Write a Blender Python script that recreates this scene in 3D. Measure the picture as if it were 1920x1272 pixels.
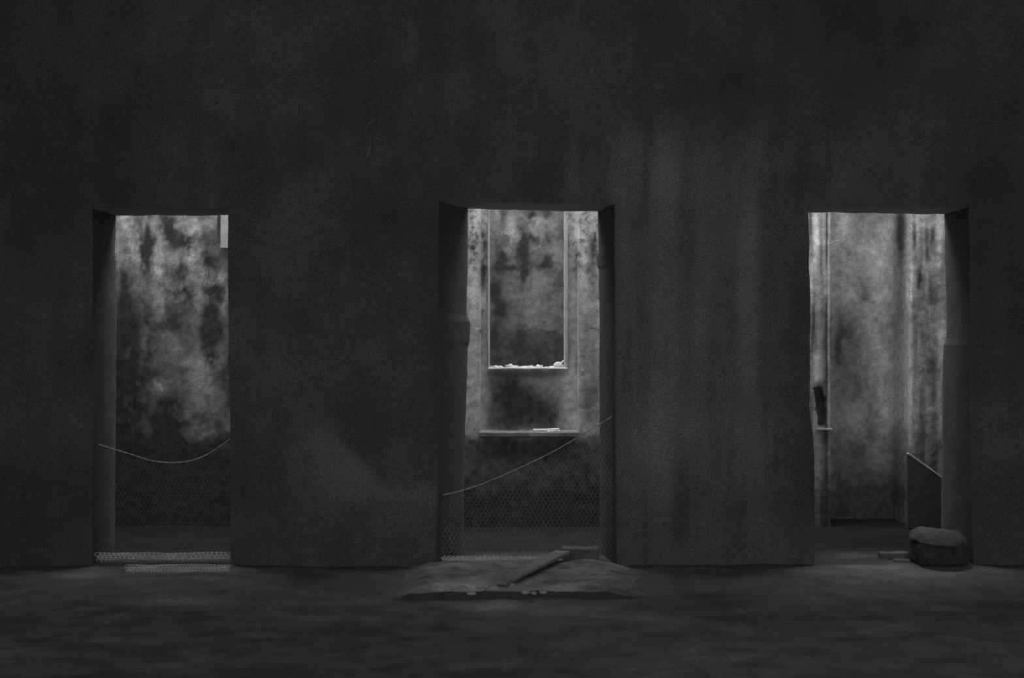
import bpy, bmesh, math, random
import numpy as np
from mathutils import Vector, Matrix, Euler

for o in list(bpy.data.objects):
    bpy.data.objects.remove(o, do_unlink=True)
SC = bpy.context.scene
COL = SC.collection

# ------------------------------------------------------------------ camera
F = 40.0 / 36.0 * 1920.0            # focal length in pixels of the 1920 px frame
CAM_Z = 1.5
cam_d = bpy.data.cameras.new('camera')
cam_d.lens = 40.0
cam_d.sensor_width = 36.0
cam_d.clip_end = 200
cam = bpy.data.objects.new('camera', cam_d)
COL.objects.link(cam)
cam.location = (0, 0, CAM_Z)
cam.rotation_euler = (math.radians(90), 0, 0)
SC.camera = cam

# ------------------------------------------------------------------ sky and exposure
world = bpy.data.worlds.new('overcast_sky')
SC.world = world
world.use_nodes = True
bg = world.node_tree.nodes['Background']
bg.inputs['Color'].default_value = (1, 1, 1, 1)
bg.inputs['Strength'].default_value = 6.0
SC.view_settings.view_transform = 'Standard'
SC.view_settings.look = 'None'
SC.view_settings.exposure = 0.0
SC.view_settings.gamma = 1.0
SC.view_settings.use_curve_mapping = False
SC.cycles.max_bounces = 8
SC.cycles.diffuse_bounces = 6

# planes of the place (metres from the camera)
Y1, Y1B = 7.54, 7.99        # dark room's end wall, near and far face
Y2 = 9.10                   # wall across the light shaft
Y2N = 9.32                  # window plane inside the shaft wall's middle niche
Y2R = 9.48                  # back of the right-hand niche
Y2B = 9.58                  # far face of the shaft wall
Y3 = 11.0                   # last wall
YR = -1.6                   # wall behind the camera
XL, XR = -4.3, 4.3
ZT = 3.95


def px(p, Y):
    return (p - 960.0) / F * Y


def pz(p, Y):
    return CAM_Z + (636.0 - p) / F * Y


def portal(name, loc, rot, sx, sy):
    l = bpy.data.lights.new(name, 'AREA')
    l.shape = 'RECTANGLE'
    l.size, l.size_y = sx, sy
    l.cycles.is_portal = True
    o = bpy.data.objects.new(name, l)
    COL.objects.link(o)
    o.location, o.rotation_euler = loc, rot


# sampling portals in the shaft tops and the added rear windows (they emit nothing themselves)
portal('shaft_sky_portal', (0, (Y1B + Y2) / 2, ZT - .01), (0, 0, 0), XR - XL, Y2 - Y1B)
portal('rear_shaft_sky_portal', (0, (Y2B + Y3) / 2, ZT - .01), (0, 0, 0), XR - XL, Y3 - Y2B)
ADDED_WIN = [(-2.9, -1.5), (-.2, 1.2), (2.2, 3.6)]      # unseen openings added behind the camera for room fill (x range)
RZ0, RZ1 = 1.35, 2.85
for a, b in ADDED_WIN:
    portal('added_window_portal', ((a + b) / 2, YR - .02, (RZ0 + RZ1) / 2), (math.radians(-90), 0, math.radians(180)), b - a, RZ1 - RZ0)

# ------------------------------------------------------------------ noise in numpy
_rng = np.random.RandomState(11)
_TAB = _rng.rand(32, 32, 32)


def vnoise(x, y, z):
    xi, yi, zi = np.floor(x).astype(int), np.floor(y).astype(int), np.floor(z).astype(int)
    fx, fy, fz = x - xi, y - yi, z - zi
    fx, fy, fz = [t * t * (3 - 2 * t) for t in (fx, fy, fz)]
    r = 0
    for i in (0, 1):
        for j in (0, 1):
            for k in (0, 1):
                w = (fx if i else 1 - fx) * (fy if j else 1 - fy) * (fz if k else 1 - fz)
                r = r + w * _TAB[(xi + i) & 31, (yi + j) & 31, (zi + k) & 31]
    return r


def fbm(x, y, z, o=4):
    x, y, z = np.broadcast_arrays(np.asarray(x, float), np.asarray(y, float), np.asarray(z, float))
    s, a, n = 0, 1, 0
    for i in range(o):
        s = s + a * vnoise(x + 7.3 * i, y + 3.1 * i, z + 5.7 * i)
        n += a
        a *= .55
        x, y, z = x * 2.03, y * 2.03, z * 2.03
    return s / n            # 0..1 around .5


def sstep(e0, e1, v):
    t = np.clip((v - e0) / (e1 - e0), 0, 1)
    return t * t * (3 - 2 * t)


def blob(p, q, cx, cy, rx, ry):
    return np.exp(-(((p - cx) / rx) ** 2 + ((q - cy) / ry) ** 2))


# ------------------------------------------------------------------ materials
def mat(name, stain_and_light=True, base=.2, grain=.25, gscale=160, bump=.25, rough=.9, vary=.25, vscale=6, metal=0, spec=.15):
    m = bpy.data.materials.new(name)
    m.use_nodes = True
    N, L = m.node_tree.nodes, m.node_tree.links
    b = N['Principled BSDF']
    b.inputs['Roughness'].default_value = rough
    b.inputs['Metallic'].default_value = metal
    b.inputs['Specular IOR Level'].default_value = spec
    tc = N.new('ShaderNodeTexCoord')
    n1 = N.new('ShaderNodeTexNoise')
    n1.inputs['Scale'].default_value = gscale
    n1.inputs['Detail'].default_value = 2
    n1.inputs['Roughness'].default_value = .7
    L.new(tc.outputs['Object'], n1.inputs['Vector'])
    n2 = N.new('ShaderNodeTexNoise')
    n2.inputs['Scale'].default_value = vscale
    n2.inputs['Detail'].default_value = 6
    n2.inputs['Roughness'].default_value = .65
    L.new(tc.outputs['Object'], n2.inputs['Vector'])

    def rng(node, amp):
        r = N.new('ShaderNodeMapRange')
        r.inputs['From Min'].default_value = .25
        r.inputs['From Max'].default_value = .75
        r.inputs['To Min'].default_value = 1 - amp
        r.inputs['To Max'].default_value = 1 + amp
        L.new(node.outputs['Fac'], r.inputs['Value'])
        return r
    r1, r2 = rng(n1, grain), rng(n2, vary)
    mu = N.new('ShaderNodeMath')
    mu.operation = 'MULTIPLY'
    L.new(r1.outputs[0], mu.inputs[0])
    L.new(r2.outputs[0], mu.inputs[1])
    mv = N.new('ShaderNodeMath')
    mv.operation = 'MULTIPLY'
    mv.use_clamp = True
    L.new(mu.outputs[0], mv.inputs[0])
    if stain_and_light:
        at = N.new('ShaderNodeAttribute')
        at.attribute_name = 'stain_and_light'
        L.new(at.outputs['Fac'], mv.inputs[1])
    else:
        mv.inputs[1].default_value = base
    L.new(mv.outputs[0], b.inputs['Base Color'])
    if bump:
        bp = N.new('ShaderNodeBump')
        bp.inputs['Strength'].default_value = bump
        bp.inputs['Distance'].default_value = .01
        ad = N.new('ShaderNodeMath')
        ad.operation = 'ADD'
        L.new(n1.outputs['Fac'], ad.inputs[0])
        L.new(n2.outputs['Fac'], ad.inputs[1])
        L.new(ad.outputs[0], bp.inputs['Height'])
        L.new(bp.outputs['Normal'], b.inputs['Normal'])
    return m


M_ROOM = mat('soot_dark_plaster', grain=.65, gscale=130, vary=.14, vscale=4, bump=.1)
M_SHAFT = mat('peeling_limewash_plaster', grain=.6, gscale=150, vary=.45, vscale=18, bump=.06)
M_FLOOR = mat('dusty_concrete_floor', grain=.3, vary=.35, vscale=5, gscale=90)
M_PLAIN = mat('dull_plaster', stain_and_light=False, base=.13)
M_NET = mat('rusty_netting_wire', stain_and_light=False, base=.24, grain=.2, bump=0, rough=.7, vary=.5, vscale=5, spec=.3)
M_FOLD = mat('lit_fold_wire', stain_and_light=False, base=.9, grain=.2, bump=0, rough=.5, vary=.5, vscale=9, spec=.5)  # folds catching shaft light, that brightness put into the wire colour
M_WIRE = mat('galvanised_wire', stain_and_light=False, base=.42, grain=.2, bump=0, rough=.6, vary=.5, vscale=5, metal=0.0, spec=.4)
M_WOOD = mat('weathered_board', stain_and_light=False, base=.32, grain=.3, vary=.3, vscale=12)
M_PALEWOOD_AND_LIT_EDGE = mat('pale_split_wood_and_lit_edge', stain_and_light=False, base=.5, grain=.2, vary=.25, vscale=14)
M_DARKWOOD_AND_GAP = mat('dark_board_and_gap', stain_and_light=False, base=.075, grain=.3, vary=.4, vscale=10)
M_STONE = mat('grey_rubble_stone', stain_and_light=False, base=.19, grain=.3, vary=.3, vscale=14, bump=.5)
M_CHALK = mat('chalky_plaster_chip', stain_and_light=False, base=.8, grain=.2, vary=.15, vscale=20, bump=.3)
M_BRICK = mat('dusty_fired_brick', stain_and_light=False, base=.16, grain=.3, vary=.3, vscale=14)


# ------------------------------------------------------------------ builders
class Skin:
    """collects displaced grids and links them as one mesh with a per-point pigment value"""

    def __init__(self, stainfn, warp=.006, wscale=9.0, relief=None):
        self.v, self.f, self.n = [], [], 0
        self.stainfn, self.warp, self.wscale, self.relief = stainfn, warp, wscale, relief

    def grid(self, X, Y, Z, flip=False, relief=False):
        X, Y, Z = [np.array(a, float) for a in np.broadcast_arrays(X, Y, Z)]
        nr, nc = X.shape
        s, w = self.wscale, self.warp
        dx = (fbm(X * s, Y * s, Z * s, 3) - .5) * 2 * w
        dy = (fbm(X * s + 9, Y * s + 4, Z * s + 2, 3) - .5) * 2 * w
        dz = (fbm(X * s + 5, Y * s + 1, Z * s + 8, 3) - .5) * 2 * w
        if relief and self.relief is not None:
            d = self.relief(X, Z)
            d[0, :] = d[-1, :] = 0
            d[:, 0] = d[:, -1] = 0
            Yr = Y + d
        else:
            Yr = Y
        P = np.stack([X + dx, Yr + dy, Z + dz], -1).reshape(-1, 3)
        base = self.n
        idx = base + np.arange(nr * nc).reshape(nr, nc)
        a, b, c, d = idx[:-1, :-1], idx[:-1, 1:], idx[1:, 1:], idx[1:, :-1]
        q = np.stack([a, b, c, d] if not flip else [a, d, c, b], -1).reshape(-1, 4)
        st = self.stainfn(X.ravel(), Y.ravel(), Z.ravel())
        self.v.append((P, st))
        self.f.append(q)
        self.n += nr * nc

    def rect(self, O, U, V, res, flip=False, relief=False):
        O, U, V = [np.array(t, float) for t in (O, U, V)]
        nu = max(2, int(np.linalg.norm(U) / res) + 1)
        nv = max(2, int(np.linalg.norm(V) / res) + 1)
        u, v = np.meshgrid(np.linspace(0, 1, nu), np.linspace(0, 1, nv))
        G = [O[i] + U[i] * u + V[i] * v for i in range(3)]
        self.grid(*G, flip=flip, relief=relief)

    def build(self, name, m, parent=None):
        P = np.concatenate([p for p, _ in self.v])
        S = np.concatenate([np.broadcast_to(s, (len(p),)) for p, s in self.v])
        Q = np.concatenate(self.f)
        me = bpy.data.meshes.new(name)
        me.from_pydata(P.tolist(), [], Q.tolist())
        at = me.attributes.new('stain_and_light', 'FLOAT', 'POINT')
        at.data.foreach_set('value', S.astype(np.float32))
        me.materials.append(m)
        o = bpy.data.objects.new(name, me)
        COL.objects.link(o)
        if parent:
            o.parent = parent
        return o


def struct(o):
    o['kind'] = 'structure'
    return o


def tag(o, label, cat, group=None, kind=None):
    o['label'], o['category'] = label, cat
    if group:
        o['group'] = group
    if kind:
        o['kind'] = kind
    return o


def mesh_obj(name, bm, m, parent=None, loc=None, rot=None, smooth=False):
    me = bpy.data.meshes.new(name)
    bmesh.ops.recalc_face_normals(bm, faces=bm.faces)
    bm.to_mesh(me)
    bm.free()
    me.materials.append(m)
    if smooth:
        for p in me.polygons:
            p.use_smooth = True
    o = bpy.data.objects.new(name, me)
    COL.objects.link(o)
    if loc:
        o.location = loc
    if rot:
        o.rotation_euler = rot
    if parent:
        o.parent = parent
    return o


def empty(name, loc=(0, 0, 0), rot=(0, 0, 0)):
    o = bpy.data.objects.new(name, None)
    COL.objects.link(o)
    o.location, o.rotation_euler = loc, rot
    o.empty_display_size = .1
    return o


def rough_box(sx, sy, sz, cuts=5, amp=.004, seed=0, bevel=.004, taper=None):
    """a box standing on z=0 with bevelled, worn edges"""
    bm = bmesh.new()
    bmesh.ops.create_cube(bm, size=1)
    for v in bm.verts:
        v.co = Vector((v.co.x * sx, v.co.y * sy, (v.co.z + .5) * sz))
    if bevel:
        bmesh.ops.bevel(bm, geom=bm.edges[:], offset=bevel, segments=1, affect='EDGES')
    big = [e for e in bm.edges if e.calc_length() > max(sx, sy, sz) * .2]
    if cuts:
        bmesh.ops.subdivide_edges(bm, edges=big, cuts=cuts, use_grid_fill=True)
    s = 18
    for v in bm.verts:
        c = v.co
        n = [float(fbm(c.x * s + seed * 3.7 + k * 11, c.y * s + k * 5, c.z * s + seed, 2)) - .5 for k in range(3)]
        k = 1 if c.z > .0005 else 0
        v.co = c + Vector((n[0], n[1], n[2] * k)) * amp * 2
        if taper:
            taper(v)
    return bm


def rock(sx, sy, sz, seed, sub=3, flat=.35, amp=.35):
    """an irregular broken lump resting on z=0"""
    bm = bmesh.new()
    bmesh.ops.create_icosphere(bm, subdivisions=sub, radius=1)
    rs = np.random.RandomState(seed)
    planes = []
    for i in range(9):
        d = rs.randn(3)
        d /= np.linalg.norm(d)
        planes.append((Vector(d), .55 + .35 * rs.rand()))
    for v in bm.verts:
        c = v.co.copy()
        for d, h in planes:
            k = c.dot(d)
            if k > h:
                c -= d * (k - h)
        c *= 1 + amp * (float(fbm(c.x * 2 + seed, c.y * 2, c.z * 2, 3)) - .5)
        if c.z < -flat:
            c.z = -flat
        v.co = c
    zs = [v.co.z for v in bm.verts]
    xs = [v.co.x for v in bm.verts]
    ys = [v.co.y for v in bm.verts]
    z0, z1 = min(zs), max(zs)
    for v in bm.verts:
        v.co = Vector(((v.co.x - (min(xs) + max(xs)) / 2) / (max(xs) - min(xs)) * sx,
                       (v.co.y - (min(ys) + max(ys)) / 2) / (max(ys) - min(ys)) * sy,
                       (v.co.z - z0) / (z1 - z0) * sz))
    return bm


def tube(pts, r, sides=5, bm=None):
    bm = bm or bmesh.new()
    prev = None
    n = len(pts)
    for i, p in enumerate(pts):
        p = Vector(p)
        t = (Vector(pts[min(i + 1, n - 1)]) - Vector(pts[max(i - 1, 0)])).normalized()
        a = t.cross(Vector((0, .3, 1)))
        if a.length < 1e-4:
            a = t.cross(Vector((1, 0, 0)))
        a.normalize()
        b = t.cross(a)
        rr = r[i] if hasattr(r, '__len__') else r
        ring = [bm.verts.new(p + (a * math.cos(2 * math.pi * k / sides) + b * math.sin(2 * math.pi * k / sides)) * rr) for k in range(sides)]
        if prev:
            for k in range(sides):
                bm.faces.new((prev[k], prev[(k + 1) % sides], ring[(k + 1) % sides], ring[k]))
        else:
            bm.faces.new(ring[::-1])
        prev = ring
    bm.faces.new(prev)
    return bm


# ================================================================== SETTING
# ---- end wall of the dark room, with three doorways ------------------------
SOFFIT = False


def stain_room(x, y, z):  # wall stains, plus soffit and jamb colours set against the light
    if SOFFIT:
        return np.full_like(x, .5)                       # soffits coloured paler to lift their shade
    p, q = x / Y1 * F + 960, 636 - (z - CAM_Z) / Y1 * F
    v = np.full_like(p, .115)
    # vertical run-down streaks and pale limewash between the middle and the right doorway
    streak = fbm(x * 7, 3.3, z * .55, 4)
    m = sstep(1130, 1190, p) * (1 - sstep(1440, 1520, p)) * sstep(180, 330, q) * (1 - .6 * sstep(700, 1050, q))
    v += m * (.025 + .07 * sstep(.38, .66, streak) + .05 * (fbm(x * 4, 2.2, z * 2.6, 4) - .4))
    m2 = sstep(940, 1050, p) * (1 - sstep(1300, 1420, p)) * sstep(200, 300, q) * (1 - sstep(330, 420, q))
    v += m2 * .045 * sstep(.40, .65, streak)
    v += .05 * blob(p, q, 1235, 870, 30, 100) * (.5 + streak) + .03 * blob(p, q, 1320, 860, 30, 120)
    v -= .07 * blob(p, q, 1285, 560, 18, 190)
    # pale scar low between the left and the middle doorway, cut off by a curved edge
    curve = 700 + (q - 800) * .55
    scar = blob(p, q, 660, 875, 75, 70) * (1 - sstep(-25, 12, p - (560 + (q - 780) * 1.0 + 40)))
    v += .085 * scar + .035 * blob(p, q, 740, 925, 90, 14) + .02 * blob(p, q, 600, 815, 50, 40)
    v += .05 * (fbm(x * 2.2, 8.1, z * 2.2, 4) - .5) * 2
    v += .02 * (fbm(x * 9, 1.1, z * 1.2, 3) - .5) * 2
    v = np.where((y > Y1 + .005) & (y < Y1B - .005), .08, v)  # jambs coloured darker to hold back the shaft light
    return np.clip(v, .035, .5)


zf = lambda q: pz(q, Y1)
zb = lambda q: pz(q, Y1B)


def edge(pts, Y):
    """vertical edge given as (image row, image column) knots at distance Y -> x(z)"""
    zs = np.array([pz(q, Y) for q, _ in pts])
    xs = np.array([px(p, Y) for _, p in pts])
    o = np.argsort(zs)
    zs, xs = zs[o], xs[o]
    return lambda z: np.interp(z, zs, xs)


DOORS = [
    dict(fl=edge([(380, 174), (1060, 172)], Y1), fr=edge([(380, 427), (700, 429), (780, 431), (1060, 433)], Y1),
         bl=edge([(380, 218), (480, 216), (600, 219), (1060, 214)], Y1B), br=edge([(380, 449), (1060, 452)], Y1B),
         zt=(pz(404.5, Y1B), pz(403.5, Y1B))),
    dict(fl=edge([(380, 822), (1060, 818)], Y1), fr=edge([(380, 1152), (1060, 1157)], Y1),
         bl=edge([(380, 878), (560, 876), (592, 875), (600, 879), (604, 882), (640, 881), (650, 878), (800, 872), (1060, 868)], Y1B),
         br=edge([(380, 1121), (472, 1122.5), (480, 1120), (500, 1120), (506, 1123), (700, 1124), (1060, 1126)], Y1B),
         zt=(pz(391.5, Y1B), pz(397.5, Y1B))),
    dict(fl=edge([(380, 1515), (480, 1517), (560, 1519), (700, 1518.5), (760, 1517), (800, 1522), (830, 1526), (1060, 1528)], Y1),
         fr=edge([(380, 1817), (1060, 1826)], Y1),
         bl=edge([(380, 1492), (1060, 1500)], Y1B),
         br=edge([(380, 1771), (500, 1772), (570, 1774), (590, 1775.5), (636, 1775), (648, 1769), (800, 1767), (1060, 1764)], Y1B),
         zt=(pz(398, Y1B), pz(402, Y1B))),
]
RES = .03
S = Skin(stain_room, warp=.007, wscale=8, relief=lambda X, Z: (fbm(X * 1.7, 2.0, Z * 1.7, 4) - .5) * .03 + (fbm(X * 8, 5.0, Z * 3, 3) - .5) * .008)
zrow = np.linspace(-.07, ZT, 150)
xs_edge = [lambda z: XL + 0 * z]
for side, Yw, L_, R_ in (('front', Y1, 'fl', 'fr'), ('back', Y1B, 'bl', 'br')):
    bounds = [lambda z: XL + 0 * z]
    for d in DOORS:
        bounds += [d[L_], d[R_]]
    bounds.append(lambda z: XR + 0 * z)
    for k in range(0, len(bounds), 2):
        a, b = bounds[k](zrow), bounds[k + 1](zrow)
        nu = max(3, int(abs(b.mean() - a.mean()) / RES))
        u = np.linspace(0, 1, nu)
        X = a[:, None] * (1 - u) + b[:, None] * u
        S.grid(X, Yw, np.repeat(zrow[:, None], nu, 1), flip=(side == 'back'), relief=True)
    for d in DOORS:                                    # wall over the doorway
        a, b = float(d[L_](2.4)), float(d[R_](2.4))
        nu, nv = max(3, int((b - a) / RES)), 60
        u, v = np.meshgrid(np.linspace(0, 1, nu), np.linspace(0, 1, nv))
        zt = d['zt'][0] * (1 - u) + d['zt'][1] * u
        X = a + (b - a) * u
        S.grid(X, Yw, zt + (ZT - zt) * v, flip=(side == 'back'), relief=True)
for d in DOORS:                                        # reveals and soffit
    zr = np.linspace(-.07, 2.45, 110)[:, None]
    t = np.linspace(0, 1, 14)[None, :]
    Yr = Y1 + (Y1B - Y1) * t + 0 * zr
    S.grid(d['fl'](zr) * (1 - t) + d['bl'](zr) * t, Yr, zr + 0 * t)
    S.grid(d['fr'](zr) * (1 - t) + d['br'](zr) * t, Yr, zr + 0 * t, flip=True)
    SOFFIT = True
    u = np.linspace(0, 1, 30)[None, :]
    t = np.linspace(0, 1, 14)[:, None]
    a = float(d['fl'](2.4)) * (1 - t) + float(d['bl'](2.4)) * t
    b = float(d['fr'](2.4)) * (1 - t) + float(d['br'](2.4)) * t
    S.grid(a * (1 - u) + b * u, Y1 + (Y1B - Y1) * t + 0 * u, d['zt'][0] * (1 - u) + d['zt'][1] * u + 0 * t, flip=True)
    SOFFIT = False
S.rect((XL, Y1, ZT), (XR - XL, 0, 0), (0, Y1B - Y1, 0), .3)
wall_back = struct(S.build('wall_back', M_ROOM))


# plaster cracks and a flaked scar high on that wall: thin raised lips of broken plaster
M_LIP = mat('fresh_plaster_lip', stain_and_light=False, base=.19, grain=.3, vary=.4, vscale=30, bump=0)


def lip(pts, r):
    P = [(px(p, Y1), Y1 - .012 + .003 * math.sin(i * 2.1), pz(q, Y1)) for i, (p, q) in enumerate(pts)]
    mesh_obj('crack_lip', tube(P, [r * (.35 if i in (0, len(P) - 1) else .7 + .5 * random.random()) for i in range(len(P))], 5), M_LIP, wall_back)


random.seed(4)
lip([(568, 139), (585, 143), (601, 136), (615, 129), (632, 123), (650, 124), (672, 130), (698, 131)], .0035)
lip([(1040, 158), (1085, 163), (1122, 165), (1160, 159), (1192, 160), (1210, 164), (1226, 174), (1245, 166), (1266, 164), (1292, 157)], .004)
lip([(702, 223), (688, 237), (685, 248), (693, 263), (694, 276), (690, 290), (685, 306), (702, 308), (722, 309), (738, 316)], .006)

# ---- room shell ---------------------------------------------------------------
def stain_shell(x, y, z):
    return np.clip(.38 + .12 * (fbm(x * 1.5, y * 1.5, z * 1.5, 4) - .5) * 2, .04, .6)


for nm, O, U, V, fl in (('wall_left', (XL + .03, YR - .4, -.1), (0, Y1 - YR + .7, 0), (0, 0, ZT + .2), False),
                        ('wall_right', (XR - .03, YR - .4, -.1), (0, Y1 - YR + .7, 0), (0, 0, ZT + .2), True),
                        ('ceiling', (XL - .2, YR - .4, ZT - .03), (XR - XL + .4, 0, 0), (0, Y1 - YR + .7, 0), True)):
    s = Skin(stain_shell, warp=.01, wscale=3)
    s.rect(O, U, V, .15, flip=fl)
    struct(s.build(nm, M_ROOM))
s = Skin(stain_shell, warp=.008, wscale=3)
xs = [XL] + [t for w in ADDED_WIN for t in w] + [XR]
for i in range(len(xs) - 1):
    a, b = xs[i], xs[i + 1]
    for yy, fl in ((YR, True), (YR - .35, False)):
        if i % 2 == 0:
            s.rect((a, yy, -.1), (b - a, 0, 0), (0, 0, ZT + .1), .2, flip=fl)
        else:
            s.rect((a, yy, -.1), (b - a, 0, 0), (0, 0, RZ0 + .1), .2, flip=fl)
            s.rect((a, yy, RZ1), (b - a, 0, 0), (0, 0, ZT - RZ1), .2, flip=fl)
    if i % 2:
        s.rect((a, YR - .35, RZ0), (b - a, 0, 0), (0, .35, 0), .2)
        s.rect((a, YR - .35, RZ1), (b - a, 0, 0), (0, .35, 0), .2)
        s.rect((a, YR - .35, RZ0), (0, .35, 0), (0, 0, RZ1 - RZ0), .2)
        s.rect((b, YR - .35, RZ0), (0, .35, 0), (0, 0, RZ1 - RZ0), .2)
struct(s.build('wall_rear', M_ROOM))


# ---- floor ---------------------------------------------------------------------
def stain_floor(x, y, z):  # floor stains, with lit patches painted in
    p, q = x / np.maximum(y, 1) * F + 960, 636 + CAM_Z * F / np.maximum(y, 1)
    v = .24 + .10 * (fbm(x * 1.1, y * 2.0, 1.0, 4) - .5) * 2
    v += .05 * (fbm(x * 6, y * 9, 4.0, 3) - .5) * 2
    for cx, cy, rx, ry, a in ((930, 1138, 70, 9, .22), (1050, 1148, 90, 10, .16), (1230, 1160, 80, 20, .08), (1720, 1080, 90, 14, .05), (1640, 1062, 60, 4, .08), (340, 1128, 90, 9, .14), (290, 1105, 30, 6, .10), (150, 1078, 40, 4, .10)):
        v = v + a * blob(p, q, cx, cy, rx, ry)  # lit floor patches and doorway spill painted in as paler colour
    v = v * (1 - .55 * sstep(7.46, 7.58, y + .08 * (fbm(x * 5, y * 5, 3.0, 3) - .5))) * (1 - .85 * sstep(7.80, 8.05, y))              # floor colour darker in the doorways and the shafts behind
    return np.clip(v, .012, .6)


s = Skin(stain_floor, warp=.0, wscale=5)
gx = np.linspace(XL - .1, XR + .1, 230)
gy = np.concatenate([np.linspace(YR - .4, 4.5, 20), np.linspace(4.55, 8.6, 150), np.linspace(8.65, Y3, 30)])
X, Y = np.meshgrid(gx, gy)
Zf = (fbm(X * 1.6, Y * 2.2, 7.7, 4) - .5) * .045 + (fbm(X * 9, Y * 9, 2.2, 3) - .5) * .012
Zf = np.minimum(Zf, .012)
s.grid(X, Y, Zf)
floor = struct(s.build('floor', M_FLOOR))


# ---- shaft wall behind the doorways ----------------------------------------------
def stain_shaft(x, y, z):  # wall stains, with the light falloff painted in
    p, q = x / y * F + 960, 636 - (z - CAM_Z) / y * F
    big = fbm(x * 3.2, 1.3, z * 2.6, 5)
    med = fbm(x * 9, 6.1, z * 7, 4)
    fine = fbm(x * 30, 2.2, z * 26, 3)
    streak = fbm(x * 16, 4.4, z * 1.1, 4)
    p0, q0 = p, q
    p = p + 22 * (fbm(x * 7, 11.0, z * 7, 3) - .5) + 16 * (fbm(x * 34, 12.0, z * 30, 3) - .5)
    q = q + 34 * (fbm(x * 7, 21.0, z * 6, 3) - .5) + 30 * (fbm(x * 34, 22.0, z * 20, 3) - .5)
    v = .22 + .26 * (big - .5) * 2 + .12 * (med - .5) * 2
    # --- seen through the left doorway: blistered limewash, pale at the top
    L = 1 - sstep(520, 700, p)
    e = 0
    for cx, cy, rx, ry, a in ((229, 413, 8, 12, .25), (398, 415, 14, 16, .3), (291, 413, 16, 16, .2), (339, 417, 14, 18, .22), (364, 430, 16, 18, .35), (245, 455, 10, 45, .22),
                              (224, 480, 6, 26, .22), (258, 470, 5, 40, .2), (298, 480, 9, 60, .3), (326, 480, 16, 16, .22), (357, 476, 14, 20, .25),
                              (376, 515, 18, 12, .25), (372, 560, 12, 30, .2), (418, 514, 7, 9, .3), (420, 560, 6, 40, .2), (302, 580, 10, 20, .18),
                              (370, 670, 14, 36, .2), (298, 722, 8, 12, .25), (330, 640, 30, 26, .1), (355, 600, 20, 20, .1), (390, 740, 30, 40, .12), (330, 690, 40, 40, .08),
                              (270, 640, 6, 40, .12), (240, 640, 4, 30, .12), (310, 905, 6, 26, .12),
                              (276, 480, 10, 40, -.2), (320, 429, 12, 14, -.2), (386, 497, 12, 16, -.22), (397, 539, 16, 14, -.22), (350, 455, 18, 6, -.18),
                              (335, 508, 12, 10, -.12), (401, 612, 12, 28, -.10), (340, 545, 30, 9, -.15), (392, 672, 16, 10, -.15), (232, 570, 14, 60, -.2), (228, 760, 14, 80, -.12), (320, 790, 40, 22, -.12)):
        e = e + a * blob(p, q, cx, cy, rx, ry)
    v = v + L * (e * 1.15 - .07)
    v = v + L * .16 * sstep(.5, .72, streak) * (1 - sstep(520, 600, q)) * (1 - sstep(270, 300, p))
    v = v - L * .08 * (1 - sstep(225, 300, p0)) * sstep(520, 640, q0)
    # --- round the window, middle doorway: smoother pale render, pitted edges
    C = sstep(700, 800, p0) * (1 - sstep(1200, 1300, p0))
    p, q = .35 * p + .65 * p0, .35 * q + .65 * q0
    v = np.where(C > 0, v * (1 - C) + C * (.41 + .6 * (v - .24)), v)
    e = 0
    for cx, cy, rx, ry, a in ((893, 405, 12, 30, .22), (888, 560, 8, 70, .10), (884, 460, 8, 6, -.25), (905, 440, 4, 8, -.35), (908, 505, 4, 10, -.3), (905, 525, 6, 18, -.32), (893, 442, 3, 8, -.3), (884, 415, 3, 22, -.2),
                              (908, 460, 4, 12, -.3), (905, 580, 3, 8, -.25), (906, 628, 5, 9, -.2), (900, 617, 3, 4, -.3),
                              (1080, 410, 5, 26, .25), (1082, 440, 5, 16, .22), (1094, 490, 6, 60, .14), (1112, 460, 9, 26, -.24), (1112, 520, 8, 50, -.18), (1110, 400, 10, 20, .06),
                              (1070, 560, 9, 60, .03), (1098, 640, 10, 50, -.12), (1115, 740, 12, 50, -.18), (1100, 760, 10, 40, -.16),
                              (1060, 705, 20, 20, .10), (1072, 730, 16, 50, .14), (1045, 720, 24, 20, .08), (1075, 790, 10, 20, .10), (1000, 710, 14, 10, .06),
                              (960, 740, 40, 40, -.16), (1010, 775, 40, 26, -.18), (940, 790, 22, 14, -.05), (908, 770, 10, 40, .02)):
        e = e + a * blob(p, q, cx, cy, rx, ry)
    v = v + C * e
    pits = sstep(.60, .68, fbm(x * 42, 8.8, z * 38, 2)) * (1 - sstep(455, 560, q + 60 * (big - .5))) * (1 - sstep(900, 925, p0) * (1 - sstep(1060, 1066, p0)))
    v = v - C * .22 * pits
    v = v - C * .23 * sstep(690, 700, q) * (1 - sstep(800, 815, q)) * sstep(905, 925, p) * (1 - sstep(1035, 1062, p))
    # --- right doorway: long run-down streaks on the pier, cloudy back of the niche
    R = sstep(1380, 1460, p0)
    p = np.where((np.abs(p0 - 1708) < 9) | (p0 < 1560), p0, p)
    v = np.where(R > 0, v * (1 - R) + R * (.38 + .6 * (v - .24)), v)
    e = 0
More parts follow.
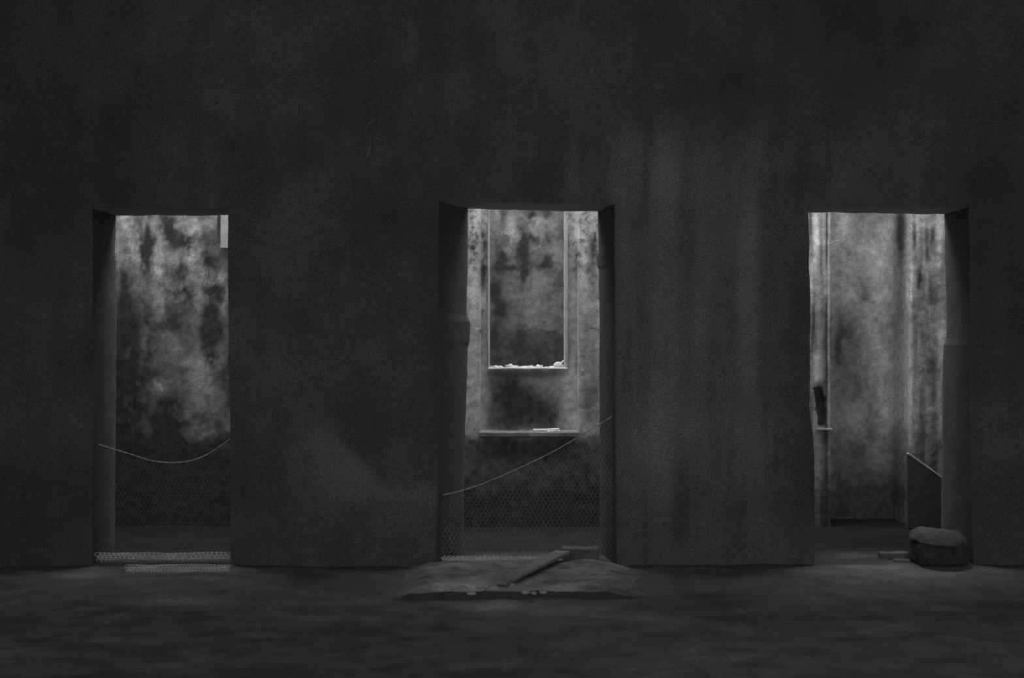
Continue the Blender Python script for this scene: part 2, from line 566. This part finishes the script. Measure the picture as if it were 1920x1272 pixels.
    for cx, cy, rx, ry, a in ((1532, 430, 7, 60, .28), (1545, 440, 4, 70, .22), (1520, 520, 5, 40, .16), (1536, 560, 5, 60, .15), (1530, 690, 12, 40, .18),
                              (1519, 420, 3, 40, -.2), (1540, 480, 3, 60, -.15), (1526, 600, 4, 70, -.18), (1535, 640, 8, 30, -.12), (1551, 420, 4, 30, -.2),
                              (1582, 415, 14, 22, .26), (1662, 430, 14, 40, .22), (1640, 480, 24, 30, .12), (1648, 540, 16, 60, .12), (1652, 660, 18, 40, .16), (1655, 720, 12, 40, .12), (1660, 780, 18, 40, .16),
                              (1592, 555, 18, 14, .10), (1628, 615, 12, 20, .08), (1640, 860, 24, 40, .14), (1600, 800, 20, 36, .08), (1660, 870, 20, 40, .10),
                              (1620, 540, 12, 18, -.12), (1640, 535, 8, 8, -.10), (1622, 558, 10, 7, -.09), (1592, 475, 8, 6, -.14), (1590, 620, 24, 50, -.10), (1590, 700, 26, 36, -.11), (1610, 740, 16, 20, -.1), (1612, 850, 16, 30, -.12), (1634, 800, 8, 30, -.10),
                              (1572, 640, 10, 50, -.12), (1685, 560, 10, 40, -.08),
                              (1708, 560, 3.5, 300, .2), (1722, 430, 2.5, 44, .22), (1712, 520, 5, 40, .1), (1715, 440, 3, 26, -.2), (1736, 450, 4, 40, -.16), (1748, 440, 4, 26, -.14), (1723, 525, 4, 18, -.2), (1745, 560, 18, 30, -.14),
                              (1688, 430, 11, 70, -.30), (1690, 560, 9, 60, -.08), (1745, 420, 20, 10, .12), (1765, 440, 5, 40, .1), (1747, 490, 8, 12, .12), (1755, 620, 16, 40, .10), (1735, 620, 10, 40, -.14), (1740, 700, 12, 60, -.10), (1725, 800, 16, 60, -.05)):
        e = e + a * blob(p, q, cx, cy, rx, ry)
    e = e + .30 * np.exp(-((p0 - 1554.5) / 1.6) ** 2) * (y < Y2 + .02) * (1 - sstep(650, 760, q0)) - .16 * np.exp(-((p0 - 1550) / 2.0) ** 2) * (y < Y2 + .02)
    v = v + R * (e * 1.35 + .26 * (sstep(.40, .65, streak) - .5) * (1 - sstep(1556, 1562, p) * (1 - sstep(1703, 1706, p))))
    # broken-out corner of the pier: bare dark core
    hole = sstep(1522, 1527, p - 11 * sstep(730, 800, q) + 8 * (med - .5)) * (1 - sstep(1547, 1552, p + 8 * (1 - sstep(724, 745, q)))) * sstep(716, 728, q + 22 * (med - .5)) * (1 - sstep(799, 803, q))
    v = v * (1 - .55 * hole * R)
    # light falloff down the shaft painted in, darker below the ledges
    falloff = sstep(.78, .66, z + .10 * (med - .5))
    v = v * (1 - falloff * np.where(R > .5, .15, .74)) * (1 - .30 * R * sstep(760, 860, q + 60 * (big - .5)))
    low = sstep(.46, .22, z + .16 * (big - .5))  # the painted falloff deepens at the wall's foot
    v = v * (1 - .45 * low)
    v = v + .10 * (fine - .5)
    return np.clip(v, .055, .85)


hole_x0, hole_x1 = px(1524, Y2), px(1551, Y2)
hole_z0, hole_z1 = pz(802, Y2), pz(724, Y2)


def relief_shaft(X, Z):
    flake = sstep(.50, .56, fbm(X * 3.2, 1.3, Z * 2.6, 5))
    d = -.0022 * flake + (fbm(X * 12, 3.0, Z * 12, 3) - .5) * .0025
    t = (Z - hole_z0) / (hole_z1 - hole_z0)
    wob = (fbm(X * 14, 1.0, Z * 14, 3) - .5)
    left = hole_x0 + (hole_x1 - hole_x0) * .42 * np.clip(1 - t, 0, 1) + .03 * wob
    right = hole_x1 - (hole_x1 - hole_x0) * .3 * np.clip((t - .55) / .45, 0, 1) + .02 * wob
    h = sstep(0, .02, X - left) * sstep(0, .02, right - X) * sstep(0, .02, Z - hole_z0) * sstep(0, .03, hole_z1 - Z + .06 * wob)
    return d + .05 * h


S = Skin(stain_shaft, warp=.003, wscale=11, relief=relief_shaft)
R2 = .0145
NC = (px(900, Y2), px(1085, Y2))                   # middle niche
NR = (px(1557, Y2), px(1705, Y2))                  # right niche
WC = (px(917, Y2N), px(1060, Y2N))                 # window opening in the niche
LEDGE, SILL, HEAD = .755, pz(690, Y2N), 3.15
def front(x0, x1, z0, z1):
    S.rect((x0, Y2, z0), (x1 - x0, 0, 0), (0, 0, z1 - z0), R2, relief=True)
front(XL, NC[0], -.06, ZT)
front(NC[0], NC[1], -.06, LEDGE)
front(NC[0], NC[1], HEAD, ZT)
front(NC[1], NR[0], -.06, ZT)
front(NR[0], NR[1], HEAD, ZT)
front(NR[1], XR, -.06, ZT)
# middle niche: ledge, cheeks, head, recessed wall with the window
dN = Y2N - Y2
S.rect((NC[0], Y2, LEDGE), (NC[1] - NC[0], 0, 0), (0, dN, 0), R2)
S.rect((NC[0], Y2, HEAD), (NC[1] - NC[0], 0, 0), (0, dN, 0), R2, flip=True)
S.rect((NC[0], Y2, LEDGE), (0, dN, 0), (0, 0, HEAD - LEDGE), R2)
S.rect((NC[1], Y2, LEDGE), (0, dN, 0), (0, 0, HEAD - LEDGE), R2, flip=True)
for x0, x1, z0, z1 in ((NC[0], WC[0], LEDGE, HEAD), (WC[1], NC[1], LEDGE, HEAD), (WC[0], WC[1], LEDGE, SILL), (WC[0], WC[1], 3.0, HEAD)):
    S.rect((x0, Y2N, z0), (x1 - x0, 0, 0), (0, 0, z1 - z0), R2)
tB = Y2B - Y2N
S.rect((WC[0], Y2N, SILL), (WC[1] - WC[0], 0, 0), (0, tB, 0), R2)
S.rect((WC[0], Y2N, 3.0), (WC[1] - WC[0], 0, 0), (0, tB, 0), R2, flip=True)
S.rect((WC[0], Y2N, SILL), (0, tB, 0), (0, 0, 3.0 - SILL), R2)
S.rect((WC[1], Y2N, SILL), (0, tB, 0), (0, 0, 3.0 - SILL), R2, flip=True)
# right niche down to the ground
dR = Y2R - Y2
S.rect((NR[0], Y2R, -.06), (NR[1] - NR[0], 0, 0), (0, 0, HEAD + .06), R2, relief=False)
S.rect((NR[0], Y2, -.06), (0, dR, 0), (0, 0, HEAD + .06), R2)
S.rect((NR[1], Y2, -.06), (0, dR, 0), (0, 0, HEAD + .06), R2, flip=True)
S.rect((NR[0], Y2, HEAD), (NR[1] - NR[0], 0, 0), (0, dR, 0), R2, flip=True)
# far face and top
for x0, x1, z0, z1 in ((XL, WC[0], 0, ZT), (WC[1], XR, 0, ZT), (WC[0], WC[1], 0, SILL), (WC[0], WC[1], 3.0, ZT)):
    S.rect((x0, Y2B, z0), (x1 - x0, 0, 0), (0, 0, z1 - z0), .06, flip=True)
S.rect((XL, Y2, ZT), (XR - XL, 0, 0), (0, Y2B - Y2, 0), .2)
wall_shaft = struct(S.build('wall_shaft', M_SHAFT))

# sub-pieces of the shaft wall: the ledge's rounded nosing, the sill nosing, the two plaster lips of the window
M_RENDER = mat('pale_render', stain_and_light=False, base=.5, grain=.3, vary=.25, vscale=14)
M_LEDGE = mat('worn_cement_ledge', stain_and_light=False, base=.20, grain=.3, vary=.3, vscale=14)
def bar(name, x0, x1, y0, y1, z0, z1, m, seed=0, amp=.004, bev=.006, cuts=12):
    bm = rough_box(x1 - x0, y1 - y0, z1 - z0, cuts=cuts, amp=amp, seed=seed, bevel=bev)
    o = mesh_obj(name, bm, m, wall_shaft)
    o.location = ((x0 + x1) / 2, (y0 + y1) / 2, z0)
    return o
bar('ledge_nosing', NC[0] - .005, NC[1] + .01, Y2 - .055, Y2 + .03, LEDGE - .035, LEDGE + .004, M_LEDGE, 1)
bar('sill_nosing', WC[0] - .012, WC[1] + .02, Y2N - .03, Y2N + .05, SILL - .012, SILL + .004, M_CHALK, 2)
bar('window_lip', WC[0] - .012, WC[0] + .004, Y2N - .012, Y2N + .02, SILL + .01, pz(419, Y2N), M_RENDER, 3, bev=.003)
bar('window_lip', WC[1] - .004, WC[1] + .022, Y2N - .012, Y2N + .02, SILL + .01, pz(421, Y2N), M_RENDER, 4, bev=.003)
bar('pier_ledge', px(1531, Y2), px(1561, Y2), Y2 - .03, Y2 + .06, pz(807, Y2), pz(803, Y2), M_STONE, 5, amp=.010, cuts=4)

# ---- last wall, seen through the window ------------------------------------------
def stain_far(x, y, z):
    p, q = x / y * F + 960, 636 - (z - CAM_Z) / y * F
    big = fbm(x * 4 + 3, 2.3, z * 4, 5)
    med = fbm(x * 11, 3.1, z * 11, 4)
    v = .30 + .22 * (big - .5) * 2 + .16 * (med - .5) * 2
    q0 = q
    p = p + 14 * (fbm(x * 7, 11.0, z * 7, 3) - .5) + 14 * (fbm(x * 34, 12.0, z * 30, 3) - .5)
    q = q + 14 * (fbm(x * 7, 21.0, z * 7, 3) - .5) + 18 * (fbm(x * 34, 22.0, z * 30, 3) - .5)
    e = 0
    for cx, cy, rx, ry, a in ((958, 425, 14, 22, .42), (966, 445, 9, 12, .2), (932, 403, 7, 10, .3), (978, 400, 16, 9, .22), (1004, 425, 14, 14, .22), (1018, 412, 20, 6, .22), (1014, 444, 8, 8, .2), (1044, 470, 10, 34, .18),
                              (1030, 410, 14, 30, .12), (952, 467, 10, 8, .2), (1005, 466, 22, 6, .16), (960, 490, 14, 4, .15), (1012, 482, 16, 5, .10),
                              (944, 405, 12, 14, -.28), (996, 403, 8, 14, -.28), (1026, 405, 8, 12, -.25), (1023, 424, 4, 5, -.35), (948, 440, 5, 14, -.25), (1000, 450, 14, 8, -.28), (1026, 445, 9, 10, -.26),
                              (980, 460, 12, 40, -.30), (981, 515, 7, 26, -.30), (943, 485, 12, 24, -.24), (960, 500, 18, 6, -.20), (1022, 498, 14, 8, -.25), (1025, 484, 9, 5, -.2), (930, 560, 12, 90, -.14), (940, 580, 10, 16, -.12),
                              (965, 525, 12, 18, .10), (1005, 525, 22, 20, .14), (990, 560, 50, 26, .12), (1000, 590, 40, 26, .10), (1006, 549, 12, 4, .14), (990, 605, 40, 10, .06), (1052, 520, 8, 50, -.10)):
        e = e + a * blob(p, q, cx, cy, rx, ry)
    v = v + e
    v = v * (1 - .38 * sstep(618, 626, q + 4 * med))            # painted dado band
    v = v * (1 - .35 * (blob(p, q, 985, 660, 40, 22)))
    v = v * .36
    return np.clip(v, .03, .85)


s = Skin(stain_far, warp=.002, wscale=10, relief=lambda X, Z: -.002 * sstep(.47, .56, fbm(X * 4 + 3, 2.3, Z * 4, 5)) + (fbm(X * 12, 7.0, Z * 12, 3) - .5) * .002)
s.rect((-1.6, Y3, 0), (3.2, 0, 0), (0, 0, ZT), .017, relief=True)
s.rect((XL, Y3, 0), (-1.6 - XL, 0, 0), (0, 0, ZT), .08)
s.rect((1.6, Y3, 0), (XR - 1.6, 0, 0), (0, 0, ZT), .08)
struct(s.build('wall_far', M_SHAFT))
for nm, xx, fl in (('wall_shaft_end_left', XL, False), ('wall_shaft_end_right', XR, True)):
    s = Skin(stain_shell, warp=.006, wscale=4)
    s.rect((xx, Y1B, 0), (0, Y3 - Y1B, 0), (0, 0, ZT), .15, flip=fl)
    struct(s.build(nm, M_SHAFT))

# ---- raised concrete slab on the floor before the middle doorway -----------------
def slab():
    bm = bmesh.new()
    nx, ny = 90, 34
    x0, x1, yB = -.78, .98, 7.50
    rows = []
    for j in range(ny):
        row = []
        for i in range(nx):
            t = i / (nx - 1)
            x = x0 + (x1 - x0) * t
            yF = 6.545 + .03 * (float(fbm(x * 7, 1, 2, 3)) - .5) * 2 + .05 * t * t
            y = yF + (yB - yF) * j / (ny - 1)
            end = float(sstep(0, .16, t)) * float(sstep(1, .72, t))
            z = -.022 + .010 * end + (.052 + .022 * (float(fbm(x * 6, y * 6, 3, 4)) - .5) * 2) * end
            row.append(bm.verts.new((x, y, z)))
        rows.append(row)
    for j in range(ny - 1):
        for i in range(nx - 1):
            bm.faces.new((rows[j][i], rows[j][i + 1], rows[j + 1][i + 1], rows[j + 1][i]))
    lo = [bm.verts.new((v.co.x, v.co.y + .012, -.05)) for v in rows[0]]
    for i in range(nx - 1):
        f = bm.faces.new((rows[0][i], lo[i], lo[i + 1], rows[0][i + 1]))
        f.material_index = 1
    me_st = []
    for v in bm.verts:
        p, q = v.co.x / v.co.y * F + 960, 636 + 1.46 * F / v.co.y
        d = .27 + .62 * float(blob(p, q, 870, 1102, 75, 12)) + .40 * float(blob(p, q, 1040, 1106, 60, 9)) + .3 * (float(fbm(v.co.x * 9, v.co.y * 9, 5, 4)) - .5)  # pale dust and doorway light both painted onto the top
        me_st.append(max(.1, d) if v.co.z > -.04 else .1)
    return bm, me_st
M_SLAB = mat('dusty_lit_screed', stain_and_light=True, grain=.4, vary=.55, vscale=7, gscale=80, bump=.4)
M_SLABEDGE = mat('shaded_slab_edge', stain_and_light=False, base=.09, grain=.3, vary=.4, vscale=9)  # slab's shaded front face, the shade put into its colour
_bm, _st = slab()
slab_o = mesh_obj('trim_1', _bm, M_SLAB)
slab_o.data.attributes.new('stain_and_light', 'FLOAT', 'POINT').data.foreach_set('value', np.array(_st, np.float32))
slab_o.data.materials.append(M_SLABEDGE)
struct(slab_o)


# ================================================================== THINGS
# ---- chicken-wire netting --------------------------------------------------------
def hexnet(width, length, cell, mapf, r, keep=None, seed=0, isfold=None):
    """real hexagonal wire netting; mapf(s, t) -> point, s across 0..width, t down 0..length"""
    a = cell / math.sqrt(3)
    V2, F2 = ([], []), ([], [])
    rs = random.Random(seed)
    cols, rows = int(width / cell) + 1, int(length / (1.5 * a)) + 1

    def seg(p, q, rr, fold=0):
        verts, faces = V2[fold], F2[fold]
        rr = rr * (.0013 / r if fold else 1)
        p, q = Vector(p), Vector(q)
        d = q - p
        if d.length < 1e-5:
            return
        t = d.normalized()
        u = t.cross(Vector((.2, 1, .1))).normalized()
        w = t.cross(u)
        b = len(verts)
        for c in (p, q):
            for k in range(3):
                an = 2.0944 * k + .5
                verts.append(c + (u * math.cos(an) + w * math.sin(an)) * rr)
        for k in range(3):
            faces.append((b + k, b + (k + 1) % 3, b + 3 + (k + 1) % 3, b + 3 + k))
    cache = {}

    def P(i, s, t):
        if i not in cache:
            s2 = min(max(s + rs.uniform(-.1, .1) * a, 0), width)
            t2 = min(max(t + rs.uniform(-.1, .1) * a, 0), length)
            cache[i] = (mapf(s2, t2), s2, t2)
        return cache[i]
    for j in range(rows + 1):
        for i in range(cols + 1):
            s0 = (i + (.5 if j % 2 else 0)) * cell
            t0 = j * 1.5 * a
            top = P(('a', i, j), s0, t0)
            bot = P(('b', i, j), s0, t0 + a)
            if s0 > width or t0 > length:
                continue
            if keep and not keep(top[1], top[2]):
                continue
            fo = int(isfold(top[1], top[2]))
            seg(top[0], bot[0], r * 1.7, fo)                                  # twisted link
            nl = ('a', i - (0 if j % 2 else 1), j + 1)
            nr = ('a', i + (1 if j % 2 else 0), j + 1)
            sl, sr = s0 - cell / 2, s0 + cell / 2
            if sl >= -cell * .6 and t0 + 1.5 * a <= length + a:
                seg(bot[0], P(nl, sl, t0 + 1.5 * a)[0], r, fo)
            if sr <= width + cell * .6 and t0 + 1.5 * a <= length + a:
                seg(bot[0], P(nr, sr, t0 + 1.5 * a)[0], r, fo)
    out = []
    for k, nm in enumerate(('wire_mesh', 'folded_wire')):
        me = bpy.data.meshes.new(nm)
        me.from_pydata([tuple(v) for v in V2[k]], [], F2[k])
        me.materials.append(M_FOLD if k else M_NET)
        o = bpy.data.objects.new(nm, me)
        COL.objects.link(o)
        o['kind'] = 'stuff'
        out.append(o)
    return out


def netting(name, label, knots, Y, runout, roll_r, cell, seed, wr=.0008, turns=1.5, x_end=None, fold2=None):
    """knots: (column, row) of the sagging top wire at distance Y; hangs to the floor, runs forward, ends in a flattened roll"""
    xs = np.array([px(p, Y) for p, _ in knots])
    zs = np.array([pz(q, Y) for _, q in knots])
    # smooth sag
    xx = np.linspace(xs[0], xs[-1], 60)
    zz = np.interp(xx, xs, zs)
    for _ in range(10):
        zz[1:-1] = (zz[:-2] + zz[1:-1] * 2 + zz[2:]) / 4
    zt = lambda x: float(np.interp(x, xx, zz))
    W = xs[-1] - xs[0]
    root = empty(name, ((xs[0] + xs[-1]) / 2, Y, 0.0))
    off = Vector(root.location)
    H = max(zz)
    yroll = Y - runout
    flat = .9

    LR = roll_r * 2 * math.pi * turns * .85
    two = runout > .1                                   # a bunched fold under the hanging part, then a second one further out

    def coil(x, y0, k):
        an = k / roll_r
        rr = roll_r * max(.25, 1 - an / (2 * math.pi * turns) * .75)
        wob = .010 * (float(fbm(x * 5 + seed, an, 2, 2)) - .5) * 2
        sx = .016 * (float(fbm(x * 3 + seed, y0, 7, 2)) - .5) * 2
        return Vector((x + .01 * math.sin(an * 2), y0 + sx - rr * 1.6 * math.sin(an), max(.012, roll_r * flat + .012 - rr * flat * math.cos(an) + wob)))

    def mapf(s, t):
        x = xs[0] + s
        h = zt(x)
        tt = max(t - (H - h), 0)
        bul = .035 * (float(fbm(x * 3 + seed, t * 3, 1.0, 2)) - .5) * 2
        drop = h - .025
        if tt < drop:
            return Vector((x, Y + bul * min(1, tt * 4) * min(1, (drop - tt) * 6), h - tt)) - off
        k = tt - drop
        if two:
            if k < LR:
                return coil(x, Y, k) - off
            k -= LR
        if fold2:
            m = min(1, k / max(runout, .01))
            x = x * (1 - m) + m * (fold2[0] + (fold2[1] - fold2[0]) * s / W)
        if k < runout:
            return Vector((x, Y - k, .03 + .014 * (float(fbm(x * 7, k * 9, 3, 2)) - .5) * 2)) - off
        return coil(x, yroll, k - runout) - off

    def isfold(s, t):
        tt = t - (H - zt(xs[0] + s)) - (zt(xs[0] + s) - .025)
        if tt < 0:
            return False
        return (tt < LR or tt > LR + runout) if two else tt > runout
    Ltot = H + runout + LR * (2 if two else 1)

    def keep(s, t):
        x = xs[0] + s
        if t < H - zt(x):
            return False
        if x_end is not None and x > x_end and t > H - .10:
            return False
        return True
    for o in hexnet(W, Ltot, cell, mapf, wr, keep, seed, isfold):
        o.parent = root
    # selvage: two wires twisted together along the top
    for ph in (0, math.pi):
        pts = []
        for i in range(160):
            x = xs[0] + W * i / 159
            an = x * 70 + ph
            pts.append(Vector((x, Y + .0024 * math.cos(an), zt(x) + .0024 * math.sin(an))) - off)
        mesh_obj('selvage_wire', tube(pts, .0023, 6), M_WIRE, root, smooth=True)
    tag(root, label, 'wire netting')
    return root


netting('chicken_wire_netting', 'chicken wire netting slung diagonally across the middle doorway',
        [(830, 929), (868, 920), (905, 908), (950, 889), (1000, 866), (1040, 846), (1080, 823), (1110, 804), (1126, 795), (1148, 781)],
        7.60, .0, .022, .030, 1, wr=.0010, x_end=px(1050, 7.60))
netting('chicken_wire_netting', 'chicken wire netting sagging in a shallow curve across the left doorway',
        [(184, 833), (225, 846), (255, 855), (280, 864), (310, 868), (335, 868), (362, 864), (385, 855), (405, 843), (425, 828), (434, 822)],
        7.63, .40, .034, .030, 2, wr=.0006, fold2=(px(238, 7.2), px(428, 7.2)))

# ---- bricks, blocks and stones at the doorways ----------------------------------
def at_floor(o, x, y, z=0.0, rot=(0, 0, 0)):
    o.location, o.rotation_euler = (x, y, z), rot
    return o


b = mesh_obj('brick', rough_box(.25, .10, .085, 5, .005, 7, .006), M_BRICK)
at_floor(b, .462, 7.70, .004, (0, 0, math.radians(-2)))
tag(b, 'dusty brick lying against the right jamb of the middle doorway', 'brick')

def cap():
    bm = bmesh.new()
    bmesh.ops.create_icosphere(bm, subdivisions=4, radius=1)
    for v in bm.verts:
        c = v.co.copy()
        ang = math.atan2(c.y, c.x)
        k = 1 + .07 * math.sin(3 * ang + .6) + .05 * math.sin(5 * ang + 2)
        n = [float(fbm(c.x * 3 + q * 9, c.y * 3, c.z * 3 + 3, 4)) - .5 for q in range(3)]
        z = min(c.z, .80 + .12 * n[0]) if c.z > 0 else c.z * .25
        v.co = Vector((c.x * k * .182 + n[0] * .03, c.y * k * .15 + n[1] * .03, z * .098 + n[2] * .018 + .018 * c.x * -1))
    return bm
M_LUMP_SHADE = mat('shaded_lump_base', stain_and_light=False, base=.075, grain=.4, vary=.5, vscale=16, bump=.6)  # dark colour gives the lump's front its shade under the cap
root = empty('masonry_lump', (px(1759, 7.55), 7.55, 0))
mesh_obj('base', rough_box(.31, .24, .165, 6, .022, 3, .03), M_LUMP_SHADE, root)['label'] = 'underside coloured dark for its shade'
mesh_obj('cap', cap(), M_STONE, root, (0, 0, .158), smooth=False)['label'] = 'grey domed top'
tag(root, 'big broken masonry lump with a domed top in the right doorway', 'rubble')

fr = mesh_obj('brick_fragment', rough_box(.195, .07, .045, 5, .008, 9, .005), M_STONE)
at_floor(fr, px(1677, 7.72), 7.74, .003, (0, 0, .03))
tag(fr, 'flat brick fragment on the sill of the right doorway beside the masonry lump', 'brick')
fr = mesh_obj('brick_fragment', rough_box(.10, .06, .02, 4, .006, 12, .003), M_STONE)
at_floor(fr, px(1690, 7.62), 7.62, .003, (0, 0, -.1))
tag(fr, 'thin brick sliver just in front of the flat fragment, right doorway', 'brick')

# ---- plank slanting from the middle doorway to the floor slab ---------------------
def plank(name, a, b, w, t, m, seed, cuts=10, amp=.004):
    a, b = Vector(a), Vector(b)
    d = b - a
    bm = rough_box(w, d.length, t, cuts, amp, seed, .004)
    o = mesh_obj(name, bm, m)
    X = d.normalized().cross(Vector((0, 0, 1))).normalized()
    Z = X.cross(d.normalized())
    mt = Matrix((X, d.normalized(), Z)).transposed().to_4x4()
    mt.translation = (a + b) / 2
    o.matrix_world = mt
    return o


pl = plank('plank', (-.075, 6.70, .052), (.335, 7.53, .075), .10, .024, M_WOOD, 21)
tag(pl, 'weathered grey plank slanting from the brick down onto the floor slab', 'plank')

# ---- left doorway: broken batten hanging on the shaft wall ------------------------
root = empty('hanging_batten', (px(424, 9.06), 9.06, pz(466, 9.06)))
root.location.y = 9.055
bm = rough_box(.085, .05, 1.0, 8, .004, 31, .004)
mesh_obj('board', bm, M_PALEWOOD_AND_LIT_EDGE, root, (.002, 0, 0))
bm = rough_box(.017, .07, .95, 8, .002, 32, .002)  # shadow gap beside the batten, built as a dark strip
mesh_obj('shadow_strip', bm, M_DARKWOOD_AND_GAP, root, (-.053, 0, .045))['label'] = 'dark strip standing in for a shadow gap'
tag(root, 'pale broken batten with a shadow strip hanging high behind the left doorway', 'batten')

# ---- right doorway: dark broken panel with a pale top edge --------------------------
def panel():
    Yp = 8.98
    A, B = (px(1701, Yp), pz(853, Yp)), (px(1762, Yp), pz(896, Yp))
    root = empty('broken_panel', ((A[0] + B[0]) / 2 + .1, Yp, 0))
    ox = root.location.x
    bm = bmesh.new()
    C = (B[0] + .12, B[1] - .085)
    pts = [(A[0], .012), (C[0] + .02, .012), C, B, A]
    pts = [(x - ox, z) for x, z in pts]
    lo = [bm.verts.new((x, -.015 - (.0), z)) for x, z in pts]
    hi = [bm.verts.new((x, .015, z)) for x, z in pts]
    bm.faces.new(lo)
    bm.faces.new(hi[::-1])
    for i in range(5):
        j = (i + 1) % 5
        bm.faces.new((lo[i], hi[i], hi[j], lo[j]))
    mesh_obj('sheet', bm, M_DARKWOOD_AND_GAP, root)
    a, b2 = Vector((A[0] - ox - .004, -.004, A[1] + .006)), Vector((C[0] - ox, -.004, C[1] + .006))
    d = b2 - a
    bm = rough_box(d.length, .028, .014, 8, .008, 41, .003)
    o = mesh_obj('lit_edge_strip', bm, M_PALEWOOD_AND_LIT_EDGE, root, (a + b2) / 2)  # light caught by the panel's top edge, put in as pale wood
    o.rotation_euler = (0, -math.atan2(d.z, d.x), 0)
    o['label'] = 'pale strip standing in for light on the slanted edge'
    tag(root, 'dark broken panel with a pale slanting top edge behind the right doorway', 'panel')
panel()

# small twig-like root sticking out of the pier in the right doorway
pts = [(px(1556, Y2) , Y2 - .005, pz(457, Y2)), (px(1562, Y2), Y2 - .03, pz(455, Y2)), (px(1570, Y2), Y2 - .05, pz(452.5, Y2)), (px(1575, Y2), Y2 - .055, pz(453, Y2))]
tw = mesh_obj('wire_stub', tube(pts, [.005, .0045, .004, .002], 6), M_WIRE)
tag(tw, 'short pale wire stub poking from the streaked pier in the right doorway', 'wire')

ORD = 'first second third fourth fifth sixth seventh eighth ninth tenth eleventh twelfth thirteenth fourteenth'.split()
# ---- window sill: stone, splinter and plaster chips --------------------------------
st = mesh_obj('plaster_stone', rock(.085, .07, .046, 14, 3, .6, .2), M_CHALK)
at_floor(st, px(1047, Y2N), Y2N + .05, SILL + .002, (0, 0, .4))
tag(st, 'white plaster stone near the right end of the window sill', 'stone')
sp = plank('wood_splinter', (px(1049, Y2N), Y2N - .005, SILL + .010), (px(1060, Y2N) - .012, Y2N + .03, SILL + .055), .014, .011, M_CHALK, 51, 4, .002)
tag(sp, 'thin pale splinter leaning against the white stone on the window sill', 'splinter')
rs = random.Random(8)
for i, (p, w, h) in enumerate(((922, .05, .014), (930, .07, .018), (939, .05, .016), (951, .06, .022), (957, .03, .03), (966, .06, .016), (974, .05, .012), (984, .06, .014), (994, .07, .018),
                               (1003, .04, .012), (1009, .035, .026), (1015, .03, .02), (1024, .05, .010), (1033, .05, .012))):
    c = mesh_obj('plaster_chip', rock(w, .05, h, 60 + i, 2, .5, .3), M_CHALK if i % 3 else M_RENDER)
    at_floor(c, px(p, Y2N + .06), Y2N + .03 + rs.uniform(0, .09), SILL + .001, (0, 0, rs.uniform(0, 3)))
    tag(c, 'pale plaster chip on the window sill, %s from its left end' % ORD[i], 'plaster chip', 'plaster chips on the window sill')
sl = plank('lath_scrap', (px(1000, Y2 + .06), Y2 + .05, LEDGE + .006), (px(1049, Y2 + .08), Y2 + .085, LEDGE + .008), .035, .016, M_CHALK, 61, 5, .004)
tag(sl, 'short whitish lath scrap lying on the ledge below the window', 'lath')
for i, p in enumerate((1029, 1036, 1042, 1048)):
    c = mesh_obj('plaster_crumb', rock(.024, .022, .014, 80 + i, 2, .5, .3), M_CHALK)
    at_floor(c, px(p, Y2 - .03), Y2 - .035, LEDGE + .004, (0, 0, i))
    tag(c, 'tiny plaster crumb on the ledge below the window, %s from the left' % ORD[i], 'plaster chip', 'crumbs on the ledge')

# ---- rubble on the floor -----------------------------------------------------------
rs = random.Random(5)
spots = [(868, 1104, .09), (885, 1112, .06), (902, 1106, .08), (925, 1102, .07), (842, 1100, .06), (858, 1092, .05), (985, 1110, .06), (1000, 1112, .05), (1018, 1110, .05), (935, 1090, .06), (960, 1096, .05)]
for i, (p, q, w) in enumerate(sorted(spots)):
    y = 1.455 * F / (q - 636)
    c = mesh_obj('rubble_stone', rock(w, w * .8, w * .34, 100 + i, 2, .4, .4), M_RENDER)
    at_floor(c, px(p, y), y, .036, (0, 0, rs.uniform(0, 3)))
    tag(c, 'small rubble stone before the middle doorway, %s from the left' % ORD[i], 'rubble', 'rubble on the floor slab')
